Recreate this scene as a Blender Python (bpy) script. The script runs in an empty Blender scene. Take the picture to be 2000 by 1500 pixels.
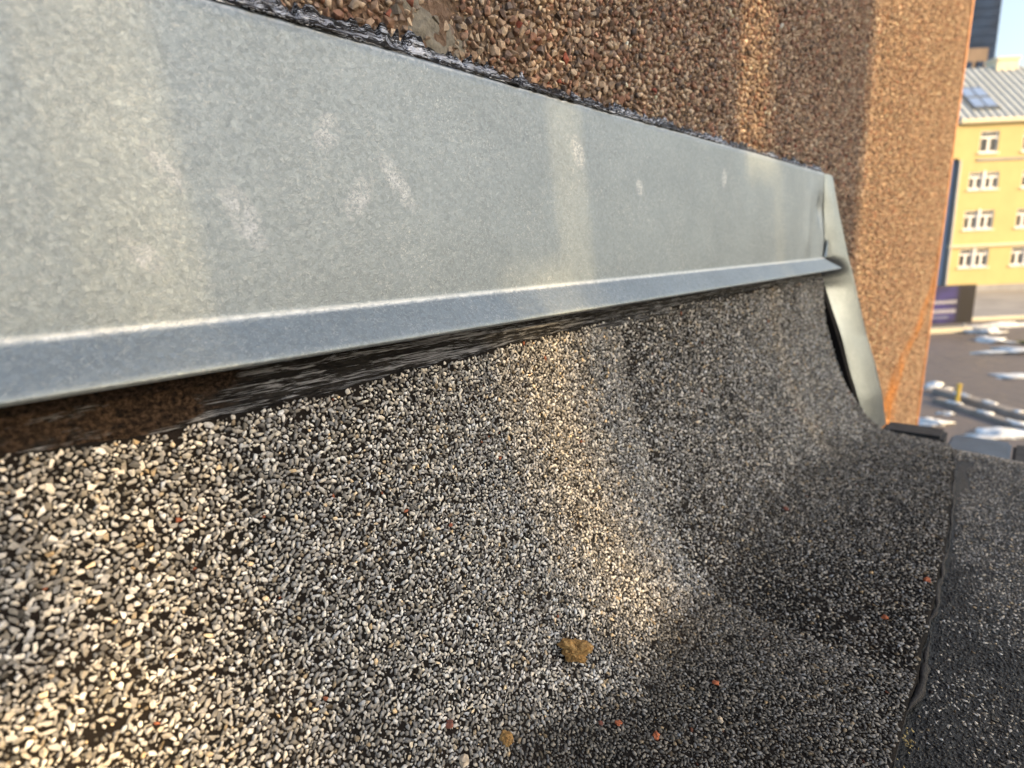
import bpy, bmesh, math, random
import numpy as np
from mathutils import Vector, Matrix
R = math.radians
rng = np.random.default_rng(7)
random.seed(7)
sc = bpy.context.scene
COL = sc.collection

# ------------------------------------------------------------------ camera
FPX = 1100.0                                   # focal length in pixels of a 2000 px wide frame
CAMP = np.array([0.0, -0.2, 0.22])
_dn = np.array([.045, 1, .2211]); _dn /= np.linalg.norm(_dn)
_x = np.array([1040/FPX, -290/FPX, 1.0]); _x -= _x.dot(_dn)*_dn; _x /= np.linalg.norm(_x)
_z = -_dn; _y = np.cross(_z, _x)
CM = np.stack([_x, _y, _z])                    # columns: camera right, down, forward in world axes
cd = bpy.data.cameras.new('camera'); cam = bpy.data.objects.new('camera', cd); COL.objects.link(cam)
m = Matrix.Identity(4)
for i in range(3):
    m[i][0] = CM[i, 0]; m[i][1] = -CM[i, 1]; m[i][2] = -CM[i, 2]; m[i][3] = CAMP[i]
cam.matrix_world = m
cd.sensor_width = 36; cd.lens = FPX/2000*36; cd.clip_start = 0.01; cd.clip_end = 6000
cd.dof.use_dof = True; cd.dof.focus_distance = 0.25; cd.dof.aperture_fstop = 9.5
sc.camera = cam

# ------------------------------------------------------------------ sky, sun, exposure
SUN_AZ = 20.0      # degrees from -Y towards +X
SUN_EL = 18.0
sdir = Vector((math.sin(R(SUN_AZ))*math.cos(R(SUN_EL)), -math.cos(R(SUN_AZ))*math.cos(R(SUN_EL)), math.sin(R(SUN_EL))))
world = bpy.data.worlds.new('World'); sc.world = world; world.use_nodes = True
wn = world.node_tree.nodes; wl = world.node_tree.links
bgn = wn['Background']; sky = wn.new('ShaderNodeTexSky'); sky.sky_type = 'NISHITA'; sky.sun_disc = False
sky.sun_elevation = R(SUN_EL); sky.sun_rotation = math.atan2(sdir.x, sdir.y)
sky.air_density = 1.0; sky.dust_density = 3.0; sky.ozone_density = .6
hz = wn.new('ShaderNodeMixRGB'); hz.blend_type = 'ADD'; hz.inputs[0].default_value = 1; hz.inputs[2].default_value = (.80, .88, .90, 1)   # even pale winter haze
wl.new(sky.outputs[0], hz.inputs[1]); wl.new(hz.outputs[0], bgn.inputs[0]); bgn.inputs[1].default_value = 0.15
sl = bpy.data.lights.new('sun', 'SUN'); sl.energy = 4.2; sl.angle = R(0.53); sl.color = (1.0, .68, .31)
so = bpy.data.objects.new('sun', sl); COL.objects.link(so)
so.rotation_euler = sdir.to_track_quat('Z', 'Y').to_euler(); so.location = (3, -8, 5)
vs = sc.view_settings
vs.view_transform = 'Standard'; vs.look = 'None'; vs.gamma = 1; vs.use_curve_mapping = False
vs.exposure = .9

# ------------------------------------------------------------------ helpers
def tag(o, label=None, cat=None, group=None, kind=None):
    if label: o['label'] = label
    if cat: o['category'] = cat
    if group: o['group'] = group
    if kind: o['kind'] = kind
    return o
def link(name, me, mat=None, parent=None, smooth=False):
    if mat is not None and len(me.materials) == 0: me.materials.append(mat)
    if smooth: me.polygons.foreach_set('use_smooth', np.ones(len(me.polygons), bool))
    o = bpy.data.objects.new(name, me); COL.objects.link(o)
    if parent: o.parent = parent
    return o
def mesh(name, v, f, mat=None, parent=None, smooth=False):
    me = bpy.data.meshes.new(name); me.from_pydata([tuple(map(float, p)) for p in v], [], [tuple(map(int, q)) for q in f]); me.update()
    return link(name, me, mat, parent, smooth)
def empty(name, loc=(0, 0, 0), rz=0, **k):
    o = bpy.data.objects.new(name, None); COL.objects.link(o); o.location = loc; o.rotation_euler = (0, 0, rz)
    o.empty_display_size = .02
    return tag(o, **k)
def np_mesh(name, V, T, mat, cols=None, parent=None, smooth=False):
    me = bpy.data.meshes.new(name); n = T.shape[1]
    me.vertices.add(len(V)); me.vertices.foreach_set('co', V.astype(np.float32).ravel())
    me.loops.add(T.size); me.loops.foreach_set('vertex_index', T.astype(np.int32).ravel())
    me.polygons.add(len(T)); me.polygons.foreach_set('loop_start', np.arange(0, T.size, n, dtype=np.int32))
    me.update(calc_edges=True); me.validate()
    if cols is not None:
        a = me.attributes.new('col', 'FLOAT_COLOR', 'POINT'); a.data.foreach_set('color', cols.astype(np.float32).ravel())
    return link(name, me, mat, parent, smooth)
def grid_faces(nu, nv):
    i, j = np.meshgrid(np.arange(nu-1), np.arange(nv-1), indexing='ij')
    a = (i*nv+j).ravel()
    return np.stack([a, a+nv, a+nv+1, a+1], 1)
def box_vf(x0, x1, y0, y1, z0, z1):
    v = [(x, y, z) for x in (x0, x1) for y in (y0, y1) for z in (z0, z1)]
    f = [(0, 1, 3, 2), (4, 6, 7, 5), (0, 4, 5, 1), (2, 3, 7, 6), (0, 2, 6, 4), (1, 5, 7, 3)]
    return v, f
def box(name, x0, x1, y0, y1, z0, z1, mat, parent=None, bev=0):
    v, f = box_vf(x0, x1, y0, y1, z0, z1)
    me = bpy.data.meshes.new(name); bm = bmesh.new()
    vs_ = [bm.verts.new(p) for p in v]
    for q in f: bm.faces.new([vs_[i] for i in q])
    if bev: bmesh.ops.bevel(bm, geom=bm.edges[:], offset=bev, segments=2, affect='EDGES')
    bmesh.ops.recalc_face_normals(bm, faces=bm.faces)
    bm.to_mesh(me); bm.free()
    return link(name, me, mat, parent)
def project(P):
    c = (P-CAMP) @ CM
    return 1000+FPX*c[:, 0]/c[:, 2], 750+FPX*c[:, 1]/c[:, 2], c[:, 2]
def lerp_pts(t, xs, ys): return np.interp(t, xs, ys)
_T1, _T2 = {}, {}
# smooth value noise, 1-D and 2-D
def noise1(x, scale, seed):
    g = _T1.get(seed)
    if g is None: g = _T1[seed] = np.random.default_rng(seed).uniform(-1, 1, 4096)
    t = np.asarray(x)*scale + 1000; i = np.floor(t).astype(int); f = t-i; f = f*f*(3-2*f)
    return g[i % 4096]*(1-f)+g[(i+1) % 4096]*f
def noise2(x, y, scale, seed):
    g = _T2.get(seed)
    if g is None: g = _T2[seed] = np.random.default_rng(seed).uniform(-1, 1, (256, 256))
    a = np.asarray(x)*scale+50; b = np.asarray(y)*scale+50
    i = np.floor(a).astype(int); j = np.floor(b).astype(int); f = a-i; h = b-j
    f = f*f*(3-2*f); h = h*h*(3-2*h); i0, i1, j0, j1 = i % 256, (i+1) % 256, j % 256, (j+1) % 256
    return (g[i0, j0]*(1-f)+g[i1, j0]*f)*(1-h)+(g[i0, j1]*(1-f)+g[i1, j1]*f)*h

# ------------------------------------------------------------------ materials
class NT:
    def __init__(s, name):
        s.m = bpy.data.materials.new(name); s.m.use_nodes = True; s.t = s.m.node_tree
        s.b = s.t.nodes['Principled BSDF']
    def n(s, typ, **k):
        o = s.t.nodes.new('ShaderNode'+typ)
        for a, v in k.items(): setattr(o, a, v)
        return o
    def l(s, a, b): s.t.links.new(a, b)
    def set(s, **k):
        for a, v in k.items(): s.b.inputs[a.replace('_', ' ')].default_value = v
    def coord(s, scale=(1, 1, 1)):
        c = s.n('TexCoord'); mp = s.n('Mapping'); mp.inputs['Scale'].default_value = scale
        s.l(c.outputs['Object'], mp.inputs[0]); return mp.outputs[0]
    def noise(s, scale, detail=3, rough=.55, vec=None, dist=0):
        o = s.n('TexNoise'); o.inputs['Scale'].default_value = scale; o.inputs['Detail'].default_value = detail
        o.inputs['Roughness'].default_value = rough; o.inputs['Distortion'].default_value = dist
        if vec is not None: s.l(vec, o.inputs['Vector'])
        return o
    def ramp(s, src, stops):
        r = s.n('ValToRGB'); e = r.color_ramp.elements
        while len(e) < len(stops): e.new(.5)
        for q, (p, c) in zip(e, stops):
            q.position = p; q.color = (c, c, c, 1) if isinstance(c, (int, float)) else (*c, 1)
        s.l(src, r.inputs[0]); return r.outputs[0]
    def mix(s, fac, a, b, mode='MIX'):
        o = s.n('MixRGB', blend_type=mode)
        for sock, v in zip(o.inputs, (fac, a, b)):
            if hasattr(v, 'links'): s.l(v, sock)
            elif isinstance(v, (int, float)): sock.default_value = v if sock.type == 'VALUE' else (v, v, v, 1)
            else: sock.default_value = (*v, 1)
        return o.outputs[0]
    def math(s, op, a, b=0.0, clamp=False):
        o = s.n('Math', operation=op, use_clamp=clamp)
        for sock, v in zip(o.inputs, (a, b)):
            if hasattr(v, 'links'): s.l(v, sock)
            else: sock.default_value = v
        return o.outputs[0]
    def bump(s, h, dist, strength=1.0):
        o = s.n('Bump'); o.inputs['Distance'].default_value = dist; o.inputs['Strength'].default_value = strength
        s.l(h, o.inputs['Height']); s.l(o.outputs[0], s.b.inputs['Normal']); return o

def mat_plain(name, col, rough=.7, metal=0, var=.25, scale=2.0, bump=0, spec=.5):
    t = NT(name); t.set(Roughness=rough, Metallic=metal); t.b.inputs['Specular IOR Level'].default_value = spec
    v = t.coord(); n = t.noise(scale, 5, .6, v)
    c = t.ramp(n.outputs[0], [(.3, tuple(x*(1-var) for x in col)), (.7, tuple(min(1, x*(1+var)) for x in col))])
    t.l(c, t.b.inputs['Base Color'])
    if bump: t.bump(n.outputs[0], bump)
    return t.m

def mat_grain(name, source, noise_scale, rough=.72, spec=.4, amp=.35):
    """stone grains: colour of each grain from an attribute (one mesh) or the object colour (single grains); alpha = bitumen film"""
    t = NT(name)
    if source == 'attr':
        a = t.n('Attribute'); a.attribute_name = 'col'; col, al = a.outputs['Color'], a.outputs['Alpha']
    else:
        a = t.n('ObjectInfo'); col, al = a.outputs['Color'], a.outputs['Alpha']
    c = t.n('TexCoord'); g = t.n('NewGeometry')
    n = t.noise(noise_scale, 4, .65, g.outputs['Position'])
    k = t.ramp(n.outputs[0], [(.3, 1-amp), (.7, 1+amp*.6)])
    t.l(t.mix(1, col, k, 'MULTIPLY'), t.b.inputs['Base Color'])
    r = t.math('MULTIPLY_ADD', al, -.42); t.t.nodes[-1].inputs[2].default_value = rough
    t.l(r, t.b.inputs['Roughness']); t.b.inputs['Specular IOR Level'].default_value = spec
    t.bump(n.outputs[0], .0004, .8)
    return t.m
M_GR = mat_grain('slate_granules', 'attr', 900)
M_GR1 = mat_grain('slate_granule_single', 'obj', 900)
M_PB = mat_grain('roughcast_pebbles', 'attr', 700, .8, .3)
M_PB1 = mat_grain('roughcast_pebble_single', 'obj', 700, .8, .3)

t = NT('felt_bitumen'); v = t.coord(); n = t.noise(350, 5, .6, v); n2 = t.noise(25, 4, .6, v)
t.l(t.mix(t.ramp(n2.outputs[0], [(.4, 0.), (.7, 1.)]), (.004, .0032, .003), (.012, .008, .006)), t.b.inputs['Base Color'])
t.set(Roughness=.8); t.b.inputs['Specular IOR Level'].default_value = .2; t.bump(n.outputs[0], .0012); M_FELT = t.m

t = NT('felt_far'); v = t.coord(); vo = t.n('TexVoronoi'); vo.inputs['Scale'].default_value = 420; t.l(v, vo.inputs['Vector'])
sx = t.n('SeparateColor'); t.l(vo.outputs['Color'], sx.inputs[0])
t.l(t.ramp(sx.outputs[0], [(0, .03), (.6, .16), (1, .4)]), t.b.inputs['Base Color']); t.set(Roughness=.7)
t.bump(vo.outputs['Distance'], .002); M_FELTFAR = t.m

t = NT('wet_bitumen'); n = t.noise(520, 4, .6, t.coord()); t.set(Roughness=.42); t.b.inputs['Base Color'].default_value = (.008, .009, .010, 1); t.bump(n.outputs[0], .0016); M_WET = t.m
# black bitumen brushed on: fine strokes along X, dry brown patches where it missed
t = NT('brushed_bitumen'); v = t.coord((14, 600, 600)); n = t.noise(1.0, 4, .6, v); v2 = t.coord((90, 3000, 3000)); n2 = t.noise(1.0, 3, .6, v2)
v3 = t.coord((30, 90, 90)); n3 = t.noise(1.0, 4, .6, v3)
h = t.math('ADD', n.outputs[0], t.math('MULTIPLY', n2.outputs[0], .35))
a = t.n('Attribute'); a.attribute_name = 'dry'
dry = t.ramp(t.math('ADD', a.outputs['Fac'], t.math('MULTIPLY', t.math('SUBTRACT', n3.outputs[0], .5), 1.1)), [(.46, 0.), (.56, 1.)])
n4 = t.noise(700, 4, .6, t.coord())
brown = t.ramp(n4.outputs[0], [(.36, (.004, .003, .003)), (.52, (.03, .02, .014)), (.72, (.085, .058, .042))])
h = t.math('ADD', h, t.math('MULTIPLY', t.math('MULTIPLY', n4.outputs[0], dry), 1.2))
sv = t.n('Attribute'); sv.attribute_name = 'silver_glint'  # silvery streaks; on the lower band they paint gloss highlights into the colour
streak = t.math('MULTIPLY', t.ramp(t.math('ADD', t.math('MULTIPLY', n.outputs[0], .5), t.math('MULTIPLY', n2.outputs[0], .55)), [(.545, 0.), (.60, 1.)]), sv.outputs['Fac'])
t.l(t.mix(dry, t.mix(streak, (.004, .004, .005), (.52, .55, .62)), brown), t.b.inputs['Base Color'])
t.l(t.math('MULTIPLY', streak, .5), t.b.inputs['Metallic'])
t.l(t.mix(dry, t.ramp(n.outputs[0], [(.3, .15), (.7, .35)]), .9), t.b.inputs['Roughness'])
t.b.inputs['Specular IOR Level'].default_value = .16
t.bump(h, .0010); M_BIT = t.m

# galvanised sheet
def mat_galv(name, base, rough, scuffs_and_glint=True):
    t = NT(name); v = t.coord()
    cl = t.noise(16, 3, .6, v)
    vo = t.n('TexVoronoi'); vo.inputs['Scale'].default_value = 700; t.l(v, vo.inputs['Vector'])
    sx = t.n('SeparateColor'); t.l(vo.outputs['Color'], sx.inputs[0])
    fl = t.noise(820, 3, .65, v, 1.6)                      # pale flecks of white rust
    fleck = t.ramp(fl.outputs[0], [(.54, 0.), (.64, 1.)])
    fine = t.noise(1500, 2, .5, v)
    c = t.mix(t.ramp(cl.outputs[0], [(.35, 0.), (.65, 1.)]), tuple(x*.94 for x in base), tuple(min(1, x*1.06) for x in base))
    c = t.mix(.7, c, t.ramp(sx.outputs[0], [(0, .86), (1, 1.12)]), 'MULTIPLY')
    lowf = t.noise(38, 3, .6, v)
    c = t.mix(t.math('MULTIPLY', fleck, t.ramp(lowf.outputs[0], [(.35, .25), (.65, .75)])), c, (.47, .50, .51))
    rr = t.math('ADD', t.math('MULTIPLY', sx.outputs[1], .10), rough)
    rr = t.math('ADD', rr, t.math('MULTIPLY', fleck, .16))
    met = t.math('SUBTRACT', .92, t.math('MULTIPLY', fleck, .05))
    if scuffs_and_glint:
        sp = t.n('SeparateXYZ'); t.l(v, sp.inputs[0]); tot = None
        wob = t.noise(260, 4, .7, v, .8)
        for (sxp, szp, w, hh, lean) in SCUFFS:
            dx = t.math('SUBTRACT', sp.outputs[0], sxp); dz = t.math('SUBTRACT', sp.outputs[2], szp)
            dx = t.math('ADD', dx, t.math('MULTIPLY', dz, lean))
            q = t.math('ADD', t.math('POWER', t.math('MULTIPLY', dx, 1/w), 2.0), t.math('POWER', t.math('MULTIPLY', dz, 1/hh), 2.0))
            q = t.math('SUBTRACT', 1.0, q, True)
            tot = q if tot is None else t.math('MAXIMUM', tot, q)
        wob2 = t.noise(700, 4, .7, v, 1.0)
        sm = t.math('MULTIPLY', t.math('MULTIPLY', tot, t.ramp(wob2.outputs[0], [(.40, 0.), (.62, 1.)])), t.ramp(wob.outputs[0], [(.36, 0.), (.60, 1.)]))
        sm = t.math('MULTIPLY', sm, 1.7, True)
        c = t.mix(sm, c, (.60, .63, .66)); rr = t.math('ADD', rr, t.math('MULTIPLY', sm, .3)); met = t.math('SUBTRACT', met, t.math('MULTIPLY', sm, .5))
        dots = t.n('TexVoronoi'); dots.inputs['Scale'].default_value = 26; t.l(v, dots.inputs['Vector'])
        dk = t.ramp(dots.outputs['Distance'], [(.009, 1.), (.014, 0.)])
        c = t.mix(dk, c, (.02, .018, .015)); met = t.math('MULTIPLY', met, t.math('SUBTRACT', 1.0, dk))
    if scuffs_and_glint:                                             # sky glint painted into the colour along bend, hem and top edge
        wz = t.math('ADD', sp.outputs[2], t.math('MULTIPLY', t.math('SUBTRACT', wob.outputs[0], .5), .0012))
        edge_glint = t.math('SUBTRACT', 1.0, t.math('MULTIPLY', t.math('ABSOLUTE', t.math('SUBTRACT', wz, .2052)), 1/.0014), True)
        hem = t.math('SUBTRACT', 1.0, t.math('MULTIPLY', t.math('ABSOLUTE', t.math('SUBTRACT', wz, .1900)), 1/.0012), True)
        edge_glint = t.math('MAXIMUM', edge_glint, t.math('MULTIPLY', hem, .5)); tope = t.math('SUBTRACT', 1.0, t.math('MULTIPLY', t.math('ABSOLUTE', t.math('SUBTRACT', wz, .3022)), 1/.0011), True); edge_glint = t.math('MAXIMUM', edge_glint, t.math('MULTIPLY', tope, .7)); edge_glint = t.math('MULTIPLY', edge_glint, t.ramp(wob.outputs[0], [(.35, .35), (.65, .85)]))
        c = t.mix(edge_glint, c, (.60, .62, .63)); rr = t.math('SUBTRACT', rr, t.math('MULTIPLY', edge_glint, .12))
    t.l(c, t.b.inputs['Base Color']); t.l(rr, t.b.inputs['Roughness']); t.l(met, t.b.inputs['Metallic'])
    hh_ = t.math('ADD', t.math('MULTIPLY', fine.outputs[0], .25), t.math('ADD', fl.outputs[0], t.math('MULTIPLY', sx.outputs[2], .25)))
    t.bump(hh_, .00025, .7)
    return t.m
SCUFFS = [(.083, .238, .006, .013, .35), (.147, .252, .006, .012, .5), (.052, .226, .005, .006, .6), (.118, .268, .006, .008, -.3),
          (.128, .246, .006, .010, -.5), (.275, .277, .007, .010, .2), (.475, .277, .006, .009, -.2), (.062, .252, .004, .008, .5), (.34, .262, .006, .006, 0)]
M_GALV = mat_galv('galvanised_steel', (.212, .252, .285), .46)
M_GALV2 = mat_galv('galvanised_steel_end', (.20, .232, .245), .28, False)

# mortar between the pebbles
t = NT('roughcast_mortar'); v = t.coord(); n = t.noise(300, 5, .65, v); n2 = t.noise(12, 3, .6, v)
vo = t.n('TexVoronoi'); vo.inputs['Scale'].default_value = 230; t.l(v, vo.inputs['Vector'])
c = t.mix(n.outputs[0], (.10, .06, .04), (.24, .155, .105)); c = t.mix(t.ramp(n2.outputs[0], [(.4, 0.), (.6, .4)]), c, (.15, .125, .09))
t.l(c, t.b.inputs['Base Color']); t.set(Roughness=.9)
t.bump(t.math('ADD', n.outputs[0], vo.outputs['Distance']), .003); M_MORT = t.m

# ------------------------------------------------------------------ grain shapes (convex crushed stones)
def hulls(n, npts, flat, seed, rough=.22):
    r = np.random.default_rng(seed); out = []
    for _ in range(n):
        p = r.normal(size=(npts, 3)); p /= np.linalg.norm(p, axis=1)[:, None]
        p *= 1+r.uniform(-rough, rough, (npts, 1))
        p *= np.array([r.uniform(1.0, 1.45), r.uniform(.7, 1.0), flat*r.uniform(.8, 1.25)])
        bm = bmesh.new()
        for q in p: bm.verts.new(q)
        res = bmesh.ops.convex_hull(bm, input=bm.verts[:])
        bmesh.ops.delete(bm, geom=[g for g in res['geom_interior'] if isinstance(g, bmesh.types.BMVert)], context='VERTS')
        bmesh.ops.triangulate(bm, faces=bm.faces[:]); bmesh.ops.recalc_face_normals(bm, faces=bm.faces)
        bm.verts.index_update()
        V = np.array([q.co[:] for q in bm.verts]); T = np.array([[w.index for w in f.verts] for f in bm.faces]); bm.free()
        out.append((V, T))
    return out
H_GR = hulls(32, 13, .55, 11, .16)
H_GRS = hulls(20, 8, .6, 12)
H_PB = hulls(32, 13, .85, 13, .26)
H_PBS = hulls(16, 6, .9, 14, .15)

def frames(N, spin, tilt):
    """rotation matrices whose local Z is the (tilted) normal, spun about it"""
    n = N + tilt; n /= np.linalg.norm(n, axis=1)[:, None]
    a = np.where(np.abs(n[:, :1]) < .9, np.array([[1., 0, 0]]), np.array([[0, 1., 0]]))
    u = np.cross(a, n); u /= np.linalg.norm(u, axis=1)[:, None]; w = np.cross(n, u)
    c, s = np.cos(spin)[:, None], np.sin(spin)[:, None]
    return np.stack([u*c+w*s, w*c-u*s, n], 2)
def grains(name, P, N, rad, C, shapes, mat, parent, spin=None, tilt=.22, seed=1):
    r = np.random.default_rng(seed); k = len(P)
    spin = r.uniform(0, 2*math.pi, k) if spin is None else spin
    F = frames(N, spin, r.normal(0, tilt, (k, 3))); pick = r.integers(0, len(shapes), k)
    Vs, Ts, Cs, off = [], [], [], 0
    for i, (V, T) in enumerate(shapes):
        ix = np.nonzero(pick == i)[0]
        if not len(ix): continue
        W = np.einsum('kij,vj->kvi', F[ix], V)*rad[ix][:, None, None]+P[ix][:, None, :]
        Vs.append(W.reshape(-1, 3)); nv = len(V)
        Ts.append((T[None]+(off+np.arange(len(ix))*nv)[:, None, None]).reshape(-1, 3)); off += nv*len(ix)
        Cs.append(np.repeat(C[ix], nv, 0))
    o = np_mesh(name, np.concatenate(Vs), np.concatenate(Ts), mat, np.concatenate(Cs), parent)
    return tag(o, kind='stuff')
def single_grains(name, P, N, rad, C, shapes, mat, parent, tilt=.22, seed=2):
    r = np.random.default_rng(seed); k = len(P)
    F = frames(N, r.uniform(0, 2*math.pi, k), r.normal(0, tilt, (k, 3)))
    ms = []
    for V, T in shapes:
        me = bpy.data.meshes.new(name); me.from_pydata(V.tolist(), [], T.tolist()); me.update(); me.materials.append(mat); ms.append(me)
    for i in range(k):
        o = bpy.data.objects.new(name, ms[int(r.integers(0, len(ms)))]); COL.objects.link(o); o.parent = parent
        mw = Matrix(F[i].tolist()).to_4x4() @ Matrix.Scale(float(rad[i]), 4); mw.translation = Vector(P[i].tolist())
        o.matrix_local = mw; o.color = C[i].tolist()
def darts(W, H, classes, seed, fac=.86):
    """classes: (radius_lo, radius_hi, tries per cm2) from large to small; returns u, v, radius"""
    r = np.random.default_rng(seed); rm = classes[0][1]; cell = 2*rm; g = {}; out = []
    for lo, hi, dens in classes:
        k = int(W*H*1e4*dens)
        U = r.uniform(0, W, k).tolist(); V = r.uniform(0, H, k).tolist(); Q = r.uniform(lo, hi, k).tolist()
        for u, v, q in zip(U, V, Q):
            ci, cj = int(u/cell), int(v/cell); ok = True
            for di in (-1, 0, 1):
                for dj in (-1, 0, 1):
                    for (a, b, e) in g.get((ci+di, cj+dj), ()):
                        s = fac*(q+e)
                        if (a-u)**2+(b-v)**2 < s*s: ok = False; break
                    if not ok: break
                if not ok: break
            if ok:
                g.setdefault((ci, cj), []).append((u, v, q)); out.append((u, v, q))
    a = np.array(out); return a[:, 0], a[:, 1], a[:, 2]
def split_largest(P, rad, n=300):
    x, y, d = project(P); inside = (x > 10) & (x < 1990) & (y > 10) & (y < 1490) & (d > .02)
    size = np.where(inside, rad/np.maximum(d, .02), 0)
    big = np.zeros(len(P), bool); big[np.argsort(-size)[:n]] = True
    return big

# ================================================================== felt upstand sheet
PROF = np.array([(-.0015, .186), (-.0035, .160), (-.0085, .130), (-.0170, .100), (-.0270, .070), (-.0390, .042), (-.0540, .019), (-.0720, .0065), (-.0950, .0015), (-.13, 0), (-.1765, 0)])
_seg = np.r_[0, np.cumsum(np.linalg.norm(np.diff(PROF, axis=0), axis=1))]
SL = _seg[-1]
_ss = np.linspace(0, SL, 400)
_py = np.interp(_ss, _seg, PROF[:, 0]); _pz = np.interp(_ss, _seg, PROF[:, 1])
_k = np.ones(41)/41
_py = np.convolve(np.r_[[_py[0]]*20, _py, [_py[-1]]*20], _k, 'valid'); _pz = np.convolve(np.r_[[_pz[0]]*20, _pz, [_pz[-1]]*20], _k, 'valid')
_py[:20] = np.interp(_ss[:20], [0, _ss[20]], [-.0015, _py[20]]); _pz[:20] = np.interp(_ss[:20], [0, _ss[20]], [.186, _pz[20]])
_py[-20:] = np.interp(_ss[-20:], [_ss[-21], SL], [_py[-21], -.1765])
_ty = np.gradient(_py, _ss); _tz = np.gradient(_pz, _ss); _tl = np.hypot(_ty, _tz); _ty /= _tl; _tz /= _tl
TOPX = [-.4, .0115, .0476, .0895, .2156, .3839, .60, .78, .81]; TOPZ = [.178, .1746, .1717, .1726, .1771, .1807, .1818, .1795, .179]
def edge_s(x):                     # where the sheet's upper edge lies along the profile
    z = np.interp(x, TOPX, TOPZ)+noise1(x, 90, 3)*.0012+noise1(x, 300, 4)*.0006
    return .186-z
def seam_wob(x): return noise1(x, 10, 21)*.0018+noise1(x, 60, 22)*.0009+np.interp(x, [.2, .33, .45, .6, .76, .8], [.001, .0015, -.003, -.010, -.026, -.032])*-1
def on_felt(x, s, lift=0.0):
    y = np.interp(s, _ss, _py); z = np.interp(s, _ss, _pz); ny = np.interp(s, _ss, _tz); nz = -np.interp(s, _ss, _ty)
    l = np.hypot(ny, nz); ny, nz = ny/l, nz/l
    flat = np.clip((s-.17)/.05, 0, 1)
    y = y+flat*seam_wob(x)*np.clip((s-.17)/(SL-.17), 0, 1)
    u = noise2(x, s, 12, 31)*.0016+noise2(x, s, 35, 32)*.0006+lift
    end = np.clip((x-.74)/.06, 0, 1)
    z = z - flat*end**2*.004 - np.clip((-y-.05)/.16, 0, 1)*end*.012
    N = np.stack([np.zeros_like(s), ny, nz], 1)
    return np.stack([x, y, z], 1)+N*u[:, None], N
XA, XB = -.30, .79
felt = empty('roofing_felt_sheet', (0, 0, 0), label='grey mineral felt sheet curving up the wall base beneath the metal flashing', cat='roofing felt')
nx, nsn = 360, 110
gx = np.linspace(XA, XB, nx); gs = np.linspace(0, 1, nsn)
X_, S_ = np.meshgrid(gx, gs, indexing='ij'); es = edge_s(gx)[:, None]
S_ = es+(SL-es)*S_
Xj = X_+np.where(X_ > XB-.001, 1, 0)*noise1(S_, 60, 5)*.003
Pf, Nf = on_felt(Xj.ravel(), S_.ravel())
Pb = Pf-Nf*.0045
top = grid_faces(nx, nsn); nv = nx*nsn
bot = top[:, ::-1]+nv
ii = np.arange(nx-1)*nsn; jj = np.arange(nsn-1)
e1 = np.stack([ii, ii+nv, ii+nsn+nv, ii+nsn], 1); e2 = np.stack([ii+nsn-1, ii+2*nsn-1, ii+2*nsn-1+nv, ii+nsn-1+nv], 1)
o0 = (nx-1)*nsn; e3 = np.stack([o0+jj, o0+jj+nv, o0+jj+1+nv, o0+jj+1], 1)
memb = np_mesh('membrane', np.r_[Pf, Pb], np.r_[top, bot, e1, e2, e3], M_FELT, None, felt, True)

def granule_colours(k, seed, x=None, y=None):
    r = np.random.default_rng(seed)
    v = np.clip(np.exp(r.normal(math.log(.41), .62, k)), .05, .82)
    warm = r.normal(.03, .02, k)
    C = np.stack([v*(1+warm*2.2), v*(1+warm*.6), v*(1-warm*2.0), np.zeros(k)], 1)
    odd = r.random(k)
    C[odd < .035, :3] *= np.array([1.15, .95, .68])
    C[odd > .999, :3] = np.array([.38, .13, .07])
    return C
GX0, GX1 = -.05, .79
GS = .66
u, s, q = darts(.37, SL, [(.0016*GS, .0020*GS, 20), (.0011*GS, .0016*GS, 70), (.0007*GS, .0011*GS, 120), (.0005*GS, .0007*GS, 60)], 41, .71)
u2, s2, q2 = darts(GX1-GX0-.37, SL, [(.0014, .0017, 20), (.0010, .0014, 60), (.0006, .0010, 70)], 42, .74)
u = np.r_[u, u2+.37]; s = np.r_[s, s2]; q = np.r_[q, q2]
x = u+GX0; keep = (s > edge_s(x)+q*.6) & (s < SL-.001)
thin = noise2(x, s, 45, 51)+.6*noise2(x, s, 130, 52)
keep &= ~((thin > 1.2) & (rng.random(len(x)) < .4)); keep &= rng.random(len(x)) < .95
x, s, q = x[keep], s[keep], q[keep]
P, N = on_felt(x, s, .0); P = P+N*(q*.18)[:, None]
C = granule_colours(len(x), 61)
stain = np.clip(noise2(x, s, 22, 53)*1.6-.5, 0, 1)[:, None]
C[:, :3] *= 1-.25*stain
low_dark = np.clip((-P[:, 1]-np.interp(x, [-.05, .05, .09, .146, .186, .241, .284, .38, .49, .71, .8], [.07, .055, .043, .042, .054, .064, .055, .046, .044, .054, .056])+.010*noise2(x, s, 20, 54)+.008*noise2(x, s, 60, 56))*55, 0, 1)  # granules darker and glossier past a noise-broken line across the lower felt
C[:, :3] *= (1-np.interp(x, [.1, .25, .36], [.74, .66, .50])*low_dark)[:, None]; C[:, 3] = np.maximum(C[:, 3], .35*low_dark)
big = split_largest(P, q)
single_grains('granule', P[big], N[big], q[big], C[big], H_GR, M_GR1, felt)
nb = ~big; near = nb & (x < .32); far = nb & ~near
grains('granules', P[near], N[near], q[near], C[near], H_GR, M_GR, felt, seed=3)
grains('fine_granules', P[far], N[far], q[far], C[far], H_GRS, M_GR, felt, seed=4)

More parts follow.
